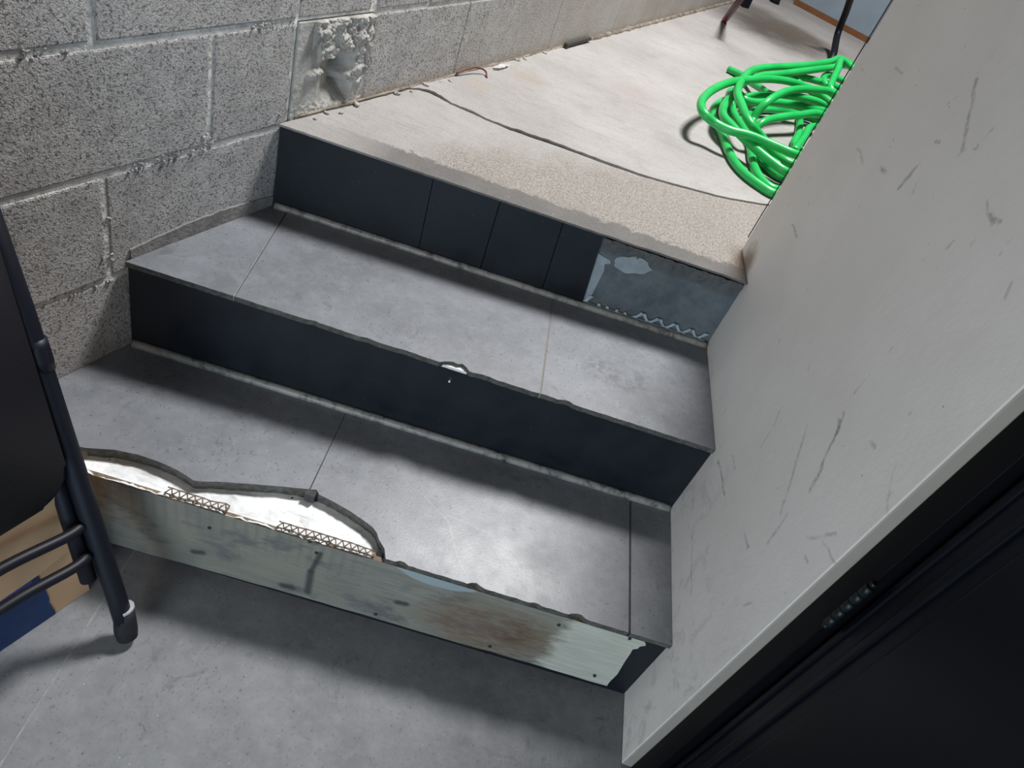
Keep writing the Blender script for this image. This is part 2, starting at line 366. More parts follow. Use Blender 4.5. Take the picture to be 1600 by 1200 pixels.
# ======================= staircase =======================
stair = empty('staircase', (-.5, 0, 0), 'three-riser indoor stair of grey tile treads and blue-black risers between block wall and plaster wall', 'stairs')
def edge(fn, x0, x1, amp=.0012, chips=(), step=.008, off=0.):
    out = []; n = max(2, int(abs(x1-x0)/step))
    for i in range(n+1):
        x = x0 + (x1-x0)*i/n
        y = fn(x)+off + (amp*noise.noise(Vector((x*60, off*50+3.3, 1))) + amp*.6*noise.noise(Vector((x*200, 9, 1))) if 0 < i < n else 0)
        for cx, wd, dp in chips:
            q = abs(x-cx)/wd
            if q < 1: y += dp*(1-q*q)**.7*(1+.35*noise.noise(Vector((x*150, 4, 2))))
        out.append((x, y))
    return out
G = .0022
xl1, xl2 = wx(-.03), wx(.256)
# cores
bm = bmesh.new()
prism(bm, [(xl1+.005, r1(xl1)+.012), (0, .012), (0, .33), (wx(.30)+.0, .30)], 0, Z1-.024)
prism(bm, [(xl2+.004, r2(xl2)+.012), (0, .323), (0, .66), (wx(.6), .60)], Z1-.03, Z2-.013)
prism(bm, [(wx(.585)+.003, r3(wx(.585))+.014), (0, .662), (0, .70), (wx(.66), .66)], Z2-.02, Z3-.0055)
link('step_core', bm, CORE, stair)
# lower tread (tiles with a broken front edge at the left)
BRK = [(-1.225, -.014), (-1.16, -.012), (-1.10, -.010), (-1.054, -.003), (-1.016, .011), (-.977, .017), (-.95, .017), (-.927, .0155), (-.905, .012), (-.89, .008), (-.873, .003), (-.862, .006), (-.83, .019), (-.779, .036), (-.735, .05), (-.6938, .062)]
BRK2 = [(-.6918, .062), (-.682, .066), (-.674, .058), (-.65, .054), (-.615, .046), (-.585, .036), (-.565, .028), (-.555, .020), (-.548, .009), (-.541, .002), (-.533, -.006)]
g1 = lambda y: -.688 - .052*(y-.055)
g2 = lambda y: -.081 - .033*(y+.006)
back1 = lambda x: r2(x)+.003
bm = bmesh.new()
E2 = edge(r1, -.533, g2(0)-G, .0012, ((-.497, .010, .005), (-.366, .011, .006), (-.178, .016, .006), (-.255, .008, .003)), off=-.009)
E3 = edge(r1, g2(0)+G, -.0005, .0006, off=-.009)
prism(bm, [*[(x, y) for x, y in BRK], (g1(.27)-.0008, back1(-.70)), (wx(.26), back1(-1.12))], Z1-.011, Z1, 0)
prism(bm, [*BRK2, *E2[1:], (g2(.3)-G, back1(-.09)), (g1(.27)+.0006, back1(-.70))], Z1-.011, Z1, 0)
prism(bm, [*E3, (-.0005, back1(0)), (g2(.3)+G, back1(-.09))], Z1-.011, Z1, 0)
for f in bm.faces:
    f.normal_update()
    if abs(f.normal.z) < .5: f.material_index = 2
prism(bm, [(g2(0)-G*1.2, -.006), (g2(0)+G*1.2, -.006), (g2(.3)+G*1.2, .31), (g2(.3)-G*1.2, .31)], Z1-.012, Z1-.0008, 3)
prism(bm, [(g1(.062)-.0045, .064), (g1(.062)-.0008, .064), (g1(.27)+.0008, .27), (g1(.27)-.0012, .27)], Z1-.012, Z1-.0006, 3)
# dark plug of joint filler at the broken end
prism(bm, [(-.698, .052), (-.680, .050), (-.679, .066), (-.699, .064)], Z1-.020, Z1-.0015, 3)
# mortar bed below the broken tiles, set back from the tile lip a little
bed = [(x, y+.0015) for x, y in BRK[3:]] + [(x, y+.0015) for x, y in BRK2[:-1]]
prism(bm, [*bed, (-.535, .05), (-.70, .12), (-1.05, .09)], Z1-.024, Z1-.0112, 2)
t1 = link('tread', bm, [TILE, GROUT, TILE_EDGE, GROUT_D], stair)
t1['label'] = 'lower tread with a broken front edge at its left'
bm = bmesh.new()   # exposed white mortar in the break
nx, ny = 110, 22; grid = []
for i in range(nx+1):
    row = []
    for j in range(ny+1):
        x = -1.10 + .575*i/nx; y0 = r1(x)-.006; y = y0 + (.085)*j/ny
        z = Z1-.0225 + .0022*noise.noise(Vector((x*30, y*40, 5))) + .0012*noise.noise(Vector((x*110, y*110, 2)))
        kk = max(0, 1-(y-y0)/(.014+.006*noise.noise(Vector((x*35, 1, 6)))))
        if x < -.545: z += kk*(.0105+.0035*noise.noise(Vector((x*80, y*90, 9))))
        row.append(bm.verts.new((x, y-.003*(j == 0), z)))
    grid.append(row)
for i in range(nx):
    for j in range(ny): bm.faces.new((grid[i][j], grid[i+1][j], grid[i+1][j+1], grid[i][j+1]))
mb = link('mortar_bed', bm, WHITE, t1, smooth=True); mb['label'] = 'white mortar laid bare where the tile broke off'
# torn metal lattice strip along the broken lip
def lattice(bm, x0, x1, fn, z, depth, pitch, th=.0016, wob=.0, up=False):
    x = x0; k = 0
    def pt(x, t):
        wz = wob*noise.noise(Vector((x*45, t*3, 7)))
        if up: return Vector((x, fn(x), z + t*depth))
        return Vector((x, fn(x)+t*depth+wob*noise.noise(Vector((x*70, t, 3))), z+wz+wob))
    while x < x1-1e-6:
        xn = min(x+pitch, x1)
        tube(bm, [pt(x, 0), pt((x+xn)/2, 1)], th, 5); tube(bm, [pt((x+xn)/2, 1), pt(xn, 0)], th, 5)
        tube(bm, [pt(x, 0), pt(xn, 0)], th*1.1, 5); tube(bm, [pt(x-pitch/2 if k else x, 1), pt((x+xn)/2, 1)], th, 5)
        x = xn; k += 1
for xa, xb, lb in ((-.905, -.80, 'left'), (-.715, -.545, 'right')):
    bm = bmesh.new(); lattice(bm, xa, xb, lambda x: r1(x)-.006, Z1-.0125, .012, .013, .0012, .005)
    link('metal_lattice', bm, COPPER, stair, smooth=True)['label'] = 'torn perforated metal lattice on the broken lip, %s piece' % lb
# middle tread
gA = lambda y: -.937 - .118*(y-.269); gB = lambda y: -.358 - .05*(y-.298)
back2 = lambda x: r3(x)+.003
chips2 = ((-.527, .023, .011), (-.508, .010, .008), (-.306, .012, .006), (-.466, .020, .0025), (-.69, .012, .002), (-.615, .02, .002), (-.79, .010, .003), (-.765, .03, .001), (-.345, .02, .002))
bm = bmesh.new()
lx = lambda y: wx(y)+.0005
prism(bm, [*edge(r2, xl2, gA(.26)-G, .0006, off=-.006), (gA(.58)-G, back2(-.97)), (wx(.59), back2(-1.0))], Z2-.011, Z2, 0)
prism(bm, [*edge(r2, gA(.26)+G, gB(.29)-G*.8, .0010, chips2, off=-.006), (gB(.62)-G*.8, back2(-.37)), (gA(.58)+G, back2(-.96))], Z2-.011, Z2, 0)
prism(bm, [*edge(r2, gB(.29)+G*.8, -.0005, .0012, chips2, off=-.006), (-.0005, back2(0)), (gB(.62)+G*.8, back2(-.37))], Z2-.011, Z2, 0)
for f in bm.faces:
    f.normal_update()
    if abs(f.normal.z) < .5: f.material_index = 2
for g, w_, mt in ((gA, G*1.2, 1), (gB, G, 3)):
    prism(bm, [(g(.28)-w_, r2(g(.28))-.004), (g(.28)+w_, r2(g(.28))-.004), (g(.6)+w_, r3(g(.6))), (g(.6)-w_, r3(g(.6)))], Z2-.012, Z2-.0008, mt)
t2 = link('tread', bm, [TILE, GROUT, TILE_EDGE, simple('brown_grout', (.17, .155, .14), .85)], stair)
t2['label'] = 'middle tread with small chips along its front edge'
# white chips of filler showing at the nicked nosing
bm = bmesh.new()
prism(bm, edge(r2, -.549, -.50, .0008, off=-.0015)+[(-.50, r2(-.5)+.008), (-.549, r2(-.549)+.008)], Z2-.013, Z2-.0075, 0)
link('filler', bm, WHITE, t2)['label'] = 'white filler showing in the chipped nosing'
# risers
def panel(bm, fn, x0, x1, z0, z1, th=.012, off=0., lean=0, mat=0, top=None, xt=None):
    xt = xt or (x0, x1)
    q = [(x0, fn(x0)+off, z0), (x1, fn(x1)+off, z0), (xt[1], fn(xt[1])+off-lean, z1), (xt[0], fn(xt[0])+off-lean, z1)]
    slab(bm, q, (0, th, 0), mat)
bm = bmesh.new(); panel(bm, r1, -.533, -.0005, 0, Z1-.0115); panel(bm, r1, xl1+.001, -.533, 0, Z1-.0265)
r_ = link('riser', bm, RISER, stair); r_['label'] = 'bottom riser, dark tile mostly covered by a board'
bm = bmesh.new(); panel(bm, r2, xl2+.001, -.0005, Z1, Z2-.0115)
for i, (x, z, rr) in enumerate(((-.525, Z2-.036, .0035), (-.62, Z1+.04, .0))):
    if rr: tube(bm, [(x, r2(x)-.0004, z), (x, r2(x)+.002, z)], rr, 8, 1)
box(bm, (-.5255, r2(-.5255)-.0006, Z2-.043), (.0035, .001, .005), mat=2)
link('riser', bm, [RISER, NAIL, WHITE], stair)['label'] = 'middle riser, one long blue-black tile'
bm = bmesh.new(); zt = Z3-.004
cuts = [(wx(.585)+.001, -.687, wx(.585)+.001, -.694), (-.6855, -.5475, -.6925, -.5525), (-.5455, -.4035, -.5505, -.4165), (-.4015, -.307, -.4145, -.327)]
for a, b, c, d in cuts: panel(bm, r3, a, b, Z2, zt, xt=(c, d))
link('riser', bm, RISER, stair)['label'] = 'top riser of four blue-black tiles with the right end bare'
# bare cement at right of the top riser, real lumpy surface
bm = bmesh.new(); nx, nz = 90, 50; grid = []
for i in range(nx+1):
    row = []
    for j in range(nz+1):
        x = -.335 + .3345*i/nx; z = Z2 + (Z3-.012-Z2)*j/nz
        n = noise.fractal(Vector((x*22, z*22, 3)), .6, 2, 4)
        up = max(0, min(1, (z-(Z3-.045-.004*math.sin(x*40)))/.012))
        y = r3(x)+.009 + .0012*n - up*.002 + up*.004*noise.fractal(Vector((x*60, z*60, 3)), .6, 2, 4)
        row.append(bm.verts.new((x, y, z)))
    grid.append(row)
for i in range(nx):
    for j in range(nz): bm.faces.new((grid[i][j], grid[i+1][j], grid[i+1][j+1], grid[i][j+1]))
# pale flat patch of thinset
def blob(cx, cz, rx, rz, n=34, seed=0, fn=r3, off=.006):
    out = []
    for i in range(n):
        a = 2*math.pi*i/n; k = 1+.28*noise.noise(Vector((math.cos(a)*1.6+seed, math.sin(a)*1.6, seed)))+.06*noise.noise(Vector((math.cos(a)*7, math.sin(a)*7, seed)))
        x = cx+rx*k*math.cos(a)+.25*rx*math.sin(a); z = cz+rz*k*math.sin(a); out.append((x, fn(x)+off, z))
    return out
slab(bm, blob(-.243, Z3-.051, .040, .021, seed=2.1), (0, .004, 0), 1)
slab(bm, [(x, r3(x)+.0065, z) for x, z in ((-.309, Z2+.01), (-.295, Z2+.02), (-.293, Z3-.085), (-.298, Z3-.07), (-.287, Z3-.065), (-.290, Z3-.058), (-.305, Z3-.055), (-.322, Z3-.05), (-.330, Z3-.06))], (0, .004, 0), 1)
cb = link('bare_cement', bm, [CEM, CEM_L], stair); cb['label'] = 'bare grey cement where the top riser lost its tile'
bm = bmesh.new()
def zz(bm, x0, x1, z0, h, n, th=.003):
    # flat perforated strip: base band and alternating struts with flared feet
    y = lambda x: r3(x)+.0035
    slab(bm, [(x0, y(x0), z0), (x1, y(x1), z0), (x1, y(x1), z0+.004), (x0, y(x0), z0+.004)], (0, .0015, 0))
    p = (x1-x0)/n
    for i in range(n):
        a, b = (x0+i*p, x0+(i+1)*p) if i % 2 == 0 else (x0+(i+1)*p, x0+i*p)
        a = min(max(a, x0+.003), x1-.003); b = min(max(b, x0+.003), x1-.003)
        w0, w1 = .0062, .0045
        pts = [(a-w0, z0+.003), (a+w0, z0+.003), (a*.5+b*.5+w1*.8, z0+h*.5), (b+w0*.9, z0+h), (b-w0*.9, z0+h), (a*.5+b*.5-w1*.8, z0+h*.5)]
        slab(bm, [(x, y(x), z) for x, z in pts], (0, .0015, 0))
zz(bm, -.308, -.292, Z2+.008, .022, 1); zz(bm, -.19, -.012, Z2+.008, .022, 9)
slab(bm, [(-.308, r3(-.308)+.0035, Z2+.006), (-.19, r3(-.19)+.0035, Z2+.006), (-.19, r3(-.19)+.0035, Z2+.012), (-.308, r3(-.308)+.0035, Z2+.011)], (0, .0015, 0))
for x in (-.275, -.255, -.232, -.212):
    slab(bm, [(x+dx, r3(x)+.0035, Z2+.009+dz) for dx, dz in ((0, 0), (.010, 0), (.006, .009), (.001, .008))], (0, .0015, 0))
link('edge_strip', bm, ALU, stair)['label'] = 'pale zigzag metal strip at the foot of the bare cement'
# rounded trims at the feet of the two upper risers
for fn, x0, z, rr, s in ((r2, xl2+.006, Z1, .0085, 1), (r3, wx(.59)+.006, Z2, .0075, 2)):
    bm = bmesh.new(); pts = [(x0+(-.006-x0)*i/60, fn(x0+(-.006-x0)*i/60)-rr*.55, z+rr*.62+ (.0012 if s == 2 else .0004)*noise.noise(Vector((i*.7, s, 0)))) for i in range(61)]
    tube(bm, pts, [rr*(1+.08*noise.noise(Vector((i*.9, s, 4)))) for i in range(61)], 12)
    link('edge_trim', bm, TRIM, stair, smooth=True)['label'] = 'pale rounded trim at the foot of the %s riser' % ('middle' if s == 1 else 'top')
# plywood board nailed over the bottom riser
bm = bmesh.new(); top = []; bot = []
xr = -.048
for i in range(61):
    x = -1.12 + (xr+1.12)*i/60
    zt = Z1-.0115-.0006*noise.noise(Vector((x*40, 1, 1)))
    if x < -.55: zt -= .0025
    top.append((x, zt))
    zb = .030 - .013*max(0, (-.62-x)/.5)**1.2 + .002*noise.noise(Vector((x*18, 5, 1))) + (.004*noise.noise(Vector((x*60, 2, 1))) if -.34 < x < -.28 else 0)
    bot.append((x, zb))
rgt = [(xr+.004, Z1-.016), (xr+.007, Z1-.022), (xr-.001, Z1-.030), (xr-.001, Z1-.038), (xr-.008, Z1-.044), (xr-.006, Z1-.06), (xr-.004, Z1-.09), (xr+.001, .08), (xr-.001, .045)]
out = top + rgt + bot[::-1]
slab(bm, [(x, r1(x)-.0095-.004*(1-(z/Z1))*(1 if x < -.3 else .6), z) for x, z in out], (0, .0085, 0), 0)
bm.faces.ensure_lookup_table()
for f in bm.faces:
    f.normal_update()
    if abs(f.normal.y) < .6: f.material_index = 1
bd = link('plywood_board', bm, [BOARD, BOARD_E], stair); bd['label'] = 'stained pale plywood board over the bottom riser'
for x, z in ((-1.035, .19), (-.825, .155), (-.64, .175), (-.655, .20), (-.51, .045), (-.075, .20), (-.083, .055), (-.29, .05), (-.20, .178)):
    bm = bmesh.new(); y = r1(x)-.0105-.004*(1-(z/Z1))
    tube(bm, [(x, y-.001, z), (x, y+.004, z)], .0032, 8); link('nail', bm, NAIL, bd)

# ======================= upper landing =======================
CR = [(-.854, .984), (-.835, 1.002), (-.812, 1.008), (-.795, 1.005), (-.777, .999), (-.75, .990), (-.724, .986), (-.69, .983), (-.656, .975), (-.625, .974), (-.595, .970), (-.57, .974), (-.541, .974), (-.50, .979), (-.459, .982), (-.40, .984), (-.341, .985), (-.30, .990), (-.256, .993), (-.18, 1.010), (-.118, 1.027), (-.05, 1.045), (-.009, 1.06), (.106, 1.116), (.5, 1.25), (2.6, 1.7)]
CR = [(wx(.985)-.0, .985)] + [c for c in CR if c[0] > wx(.985)+.002]
def gap(i, x): return (.0014 if x > -.3 else .0018) + .75*( .014*max(0, 1-abs(x+.80)/.045) + .006*max(0, 1-abs(x+.70)/.03) + .006*max(0, 1-abs(x+.59)/.05) + .013*max(0, 1-abs(x+.52)/.10) + .009*max(0, 1-abs(x+.38)/.16) + .002*max(0, 1-abs(x+.2)/.2))
def dense(P, n=5):
    o = []
    for a, b in zip(P, P[1:]):
        for k in range(n):
            x = a[0]+(b[0]-a[0])*k/n; y = a[1]+(b[1]-a[1])*k/n
            o.append((x, y + (.0016*noise.noise(Vector((x*90, 2, 2))) if x < .3 else 0)))
    return o+[P[-1]]
CD = dense(CR)
bm = bmesh.new()
lip = edge(r3, wx(.583), -.0005, .0011, ((-.31, .02, .002), (-.12, .09, .003), (-.22, .03, .003), (-.05, .03, .002)), off=-.004)
prism(bm, lip + [(-.0005, .80), (2.6, .80), (2.6, 1.7)] + CD[::-1][1:], Z3-.0045, Z3, 0)
prism(bm, [(wx(.70), .70), (-.0005, .72), (-.0005, .80), (2.6, .80), (2.6, 1.4), (wx(.92), .92)], Z3-.08, Z3-.0045, 0)
ft = link('floor', bm, [SLABF], None); tag(ft, kind='structure'); ft.name = 'floor.001'
bm = bmesh.new()
prism(bm, [(x, y+gap(0, x)*(1+.5*noise.noise(Vector((x*55, 7, 1))))+(.002*noise.noise(Vector((x*130, 3, 8))) if x < .3 else 0)) for x, y in CD] + [(2.6, 5.4), (wx(5.4), 5.4)], Z3-.06, Z3+.0042, 0)
g_ = link('floor', bm, [SLABB], None); tag(g_, kind='structure')
bm = bmesh.new()
prism(bm, [(wx(.95), .95), (2.6, 1.4), (2.6, 1.8), (wx(1.05), 1.05)], Z3-.07, Z3-.012, 0)
link('crack_fill', bm, simple('dark_joint_dirt', (.06, .055, .05), .95), g_)

# ======================= left block wall =======================
bm = bmesh.new()
def wbox(u0, u1, z0, z1, d0=0., depth=.06, bev=.003, mat=0):
    """block on the left wall; u measured along the wall, d0 = set-back of its face"""
    um, zm = (u0+u1)/2, (z0+z1)/2
    t = Vector((WB, 1, 0))/WS; n = Vector((1, -WB, 0))/WS
    c = Vector((WA, 0, 0)) + t*um - n*(d0+depth/2); c.z = zm
    R = Matrix(((n.x, t.x, 0, 0), (n.y, t.y, 0, 0), (0, 0, 1, 0), (0, 0, 0, 1)))
    box(bm, c, (depth, u1-u0, z1-z0), R=R, bev=bev, mat=mat)
J = .0052
courses = {k: .5848+.2*(k) for k in range(-3, 6)}     # top of course k
for k in range(-3, 5):
    zt_, zb_ = .5848+.2*(k+1), .5848+.2*k
    ph = .42*WS if k % 2 == 0 else .2235*WS
    js = [ph + .4*i for i in range(-6, 1)]
    js = sorted(j for j in js if j < .60*WS-.05) + [.603*WS]
    if k < 0:
        js = sorted(set(js[:-1] + [.603*WS, .603*WS+.4]))
    for a, b in zip(js, js[1:]):
        wbox(a+J, b-J, zb_+J, zt_-J, d0=random.uniform(-.0012, .0012), bev=.0035)
    if k >= 0:
        if k > 0: wbox(.603*WS+J*.6, .806*WS-J, zb_+J, zt_-J, d0=.001)
        js = [.815*WS] + [1.172*WS, 1.69*WS, 2.2*WS, 2.7*WS, 3.3*WS, 4.0*WS, 5.4*WS] if k % 2 == 0 else [.815*WS, 1.0*WS, 1.375*WS, 1.9*WS, 2.4*WS, 3.*WS, 3.6*WS, 5.4*WS]
        for i, (a, b) in enumerate(zip(js, js[1:])):
            jj = J if i < 1 else .0012
            wbox(a+jj, b-jj, zb_+(J if i < 2 else .0012) , zt_-(J if i < 2 else .0012), bev=.003 if i < 1 else .001, d0=0)
# mortar behind, recessed
wbox(-2.6*WS, .604*WS, 0-.01, 1.585, d0=.0024, depth=.04, bev=0, mat=1)
wbox(.8165*WS, 5.4*WS, 0-.01, 1.585, d0=.0024, depth=.04, bev=0, mat=1)
wbox(.604*WS, .8165*WS, .7848, 1.585, d0=.0024, depth=.04, bev=0, mat=1)
wbox(.5*WS, .9*WS, .2, .80, d0=.085, depth=.02, bev=0, mat=0)
wl = link('wall_left', bm, [BLOCK, MORTAR]); tag(wl, kind='structure')
# squeezed lumps of mortar along a few joints
bm = bmesh.new()
t_ = Vector((WB, 1, 0))/WS; n_ = Vector((1, -WB, 0))/WS
def wpt(u, z, d=0): p = Vector((WA, 0, 0)) + t_*u + n_*d; p.z = z; return p
for u0, u1, z, N_ in ((.28, .46, .5848, 95), (.14, .20, .785, 26), (.53, .64, .785, 40), (.43, .46, .60, 20), (.222, .25, .5, 16), (.225, .25, .43, 14), (.12, .25, .3848, 34), (.612, .64, .61, 10)):
    for i in range(int(N_*.6)):
        u = random.uniform(u0, u1); zz_ = z+random.gauss(0, .0045); s = random.uniform(.0012, .0034)
        r = bmesh.ops.create_icosphere(bm, subdivisions=1, radius=s)
        R = Matrix.Rotation(random.uniform(0, 6), 4, Vector((random.random(), random.random(), random.random()+.1)))
        bmesh.ops.transform(bm, matrix=Matrix.Translation(wpt(u, zz_, random.uniform(-.004, .0005))) @ R @ Matrix.Diagonal((1.6, .8, 1, 1)), verts=r['verts'])
link('mortar_lumps', bm, BLOCK, wl)
# poured pillar with honeycombed top and a smooth hollow
bm = bmesh.new(); nu, nz = 150, 150; u0, u1 = .606*WS, .812*WS; z0, z1 = Z3-.02, .783; grid = []
for i in range(nu+1):
    row = []
    for j in range(nz+1):
        u = u0+(u1-u0)*i/nu; z = z0+(z1-z0)*j/nz; y = u/WS
        fu = (y-.603)/.205; fz = (z-Z3)/.19
        # rough mask: thick arc from top left across the top and down the right side
        n2 = noise.noise(Vector((y*28, z*28, 4)))
        a1 = 1-min(1, max(0, (.80-fz+.10*n2-.16*(fu > .3)*1.0)/.07)) if fu > .22 else 0
        a2 = 1-min(1, max(0, (.78-fu+.10*n2)/.08)) if fz > .28 else 0
        a3 = max(0, 1-(((fu-.30)/.14)**2+((fz-.45)/.07)**2)) * .9
        rough = min(1, max(a1, a2, a3)*1.0)
        rg = noise.fractal(Vector((y*48, z*48, 1)), .75, 2.2, 6)
        d = .0008*noise.noise(Vector((y*20, z*20, 8)))
        d += rough*(.0075+.0075*rg)
        # smooth hollow below the rough arc
        h = max(0, min(1, (fu-.34)/.42)) * max(0, min(1, (fz-.05)/.20)) * max(0, min(1, (.80-fz)/.08))
        d -= (1-rough)*.050*h**1.1*(1 if fu < .80 else max(0, 1-(fu-.80)/.05))
        if fz < .14: d += .0018*noise.fractal(Vector((y*90, z*90, 5)), .6, 2, 4)
        if i == 0 or i == nu or j == 0 or j == nz: d = -.08
        row.append(bm.verts.new(wpt(u, z, d)))
    grid.append(row)
for i in range(nu):
    for j in range(nz): bm.faces.new((grid[i][j], grid[i+1][j], grid[i+1][j+1], grid[i][j+1]))
p_ = link('concrete_pillar', bm, PILLAR, wl, smooth=True); p_['label'] = 'poured concrete strip with honeycombed top and smooth hollow'
# smooth cement skirt low on the wall beside the middle tread
bm = bmesh.new(); n0 = 60; a = []; b = []; c = []
for i in range(n0+1):
    y = .262+(.585-.262)*i/n0; z = Z2+.022+.012*math.sin(i/n0*3.0)+.003*noise.noise(Vector((y*50, 1, 1)))
    a.append(bm.verts.new(wpt(y*WS, Z2-.002, .0022))); b.append(bm.verts.new(wpt(y*WS, z-.003, .0016))); c.append(bm.verts.new(wpt(y*WS, z, -.003)))
for i in range(n0):
    bm.faces.new((a[i], a[i+1], b[i+1], b[i])); bm.faces.new((b[i], b[i+1], c[i+1], c[i]))
link('cement_skirt', bm, simple('grey_cement_skirt', (.23, .22, .21), .9, .2, var=.3, sc_=40, bump=.002, bscale=120), wl)
# crumbly cement bead where wall and landing meet
bm = bmesh.new()
pts = [wpt(y*WS, Z3+.004, .0) for y in [.62+i*.02 for i in range(215)]]
tube(bm, pts, [.0025+.006*abs(noise.noise(Vector((i*.8, 1, 3))))+(.012 if p.y > 2.0 else 0)*(.6+.6*noise.noise(Vector((i*.5, 2, 3)))) for i, p in enumerate(pts)], 8)
link('cement_bead', bm, simple('crumbly_cement', (.29, .25, .205), .95, .1, var=.6, sc_=22, bump=.006, bscale=70), wl)

# ======================= back wall =======================
bm = bmesh.new(); box(bm, (1.2, 5.2, 1.1), (5.0, .1, 2.4))
tag(link('wall_back', bm, simple('grey_back_wall_paint', (.34, .38, .42), .8, .3, var=.1)), kind='structure')

# ======================= right plaster wall =======================
bm = bmesh.new()
box(bm, (.065, (.798-.134)/2, 1.15), (.13, .798+.134, 2.3), bev=.0035)
for f in bm.faces:
    f.normal_update()
    if f.normal.y < -.3: f.material_index = 1
wr = link('wall_right', bm, [PAINT, REVEAL]); tag(wr, kind='structure')
bm = bmesh.new(); box(bm, (.065, -1.95, 1.15), (.13, 1.6, 2.3), bev=.003)
tag(link('wall_right', bm, PAINT), kind='structure')

# ======================= black door =======================
dr = bpy.data.objects.new('door_1', None); C.objects.link(dr); dr.location = (.04, -.64, 0); dr['kind'] = 'structure'
bm = bmesh.new()
box(bm, (.050, -.1555, 1.06), (.064, .041, 2.12), bev=.0015)
box(bm, (.054, -1.1315, 1.06), (.072, .035, 2.12), bev=.0015); box(bm, (.050, -.64, 2.14), (.064, 1.01, .04), bev=.0015)
link('door_frame', bm, FRAMEB, dr)
bm = bmesh.new()
box(bm, (.052, -.647, 1.055), (.036, .930, 2.09), bev=.003)
box(bm, (.033, -.190, 1.055), (.006, .010, 2.07), bev=.002)        # stop bead
for y in (-.222, -1.075): box(bm, (.0325, y, 1.055), (.007, .012, 1.9), bev=.0025)
for z in (.11, 2.0): box(bm, (.0325, -.6485, z), (.007, .865, .012), bev=.0025)
box(bm, (.0335, -.6485, 1.055), (.004, .80, 1.82), bev=.0018)
link('door_leaf', bm, BLACKP, dr)
bm = bmesh.new()
for i in range(5):
    z = .604+i*.0175
    tube(bm, [(.0165, -.1795, z), (.0165, -.1795, z+.0160)], .0055, 10)
tube(bm, [(.0165, -.1795, .598), (.0165, -.1795, .603)], .0038, 8); tube(bm, [(.0165, -.1795, .692), (.0165, -.1795, .698)], .0038, 8)
hg = link('hinge', bm, simple('worn_dark_steel', (.012, .02, .023), .45, .4, .3, var=.6, sc_=90), dr)
bm = bmesh.new(); tube(bm, [(.032, -1.03, 1.0), (-.01, -1.03, 1.0), (-.012, -.95, 1.0)], .008, 10); link('door_handle', bm, STEEL, dr, smooth=True)

# thin dark cable down the far corner of the plaster wall
bm = bmesh.new(); tube(bm, [(-.001, .8015, Z3+.03), (-.0012, .8015, 1.0), (-.0005, .8015, 1.9)], .0012, 6)
tag(link('cable', bm, RUBBER, origin=(0, .80, Z3)), 'thin dark cable running up the far edge of the plaster wall', 'cable')

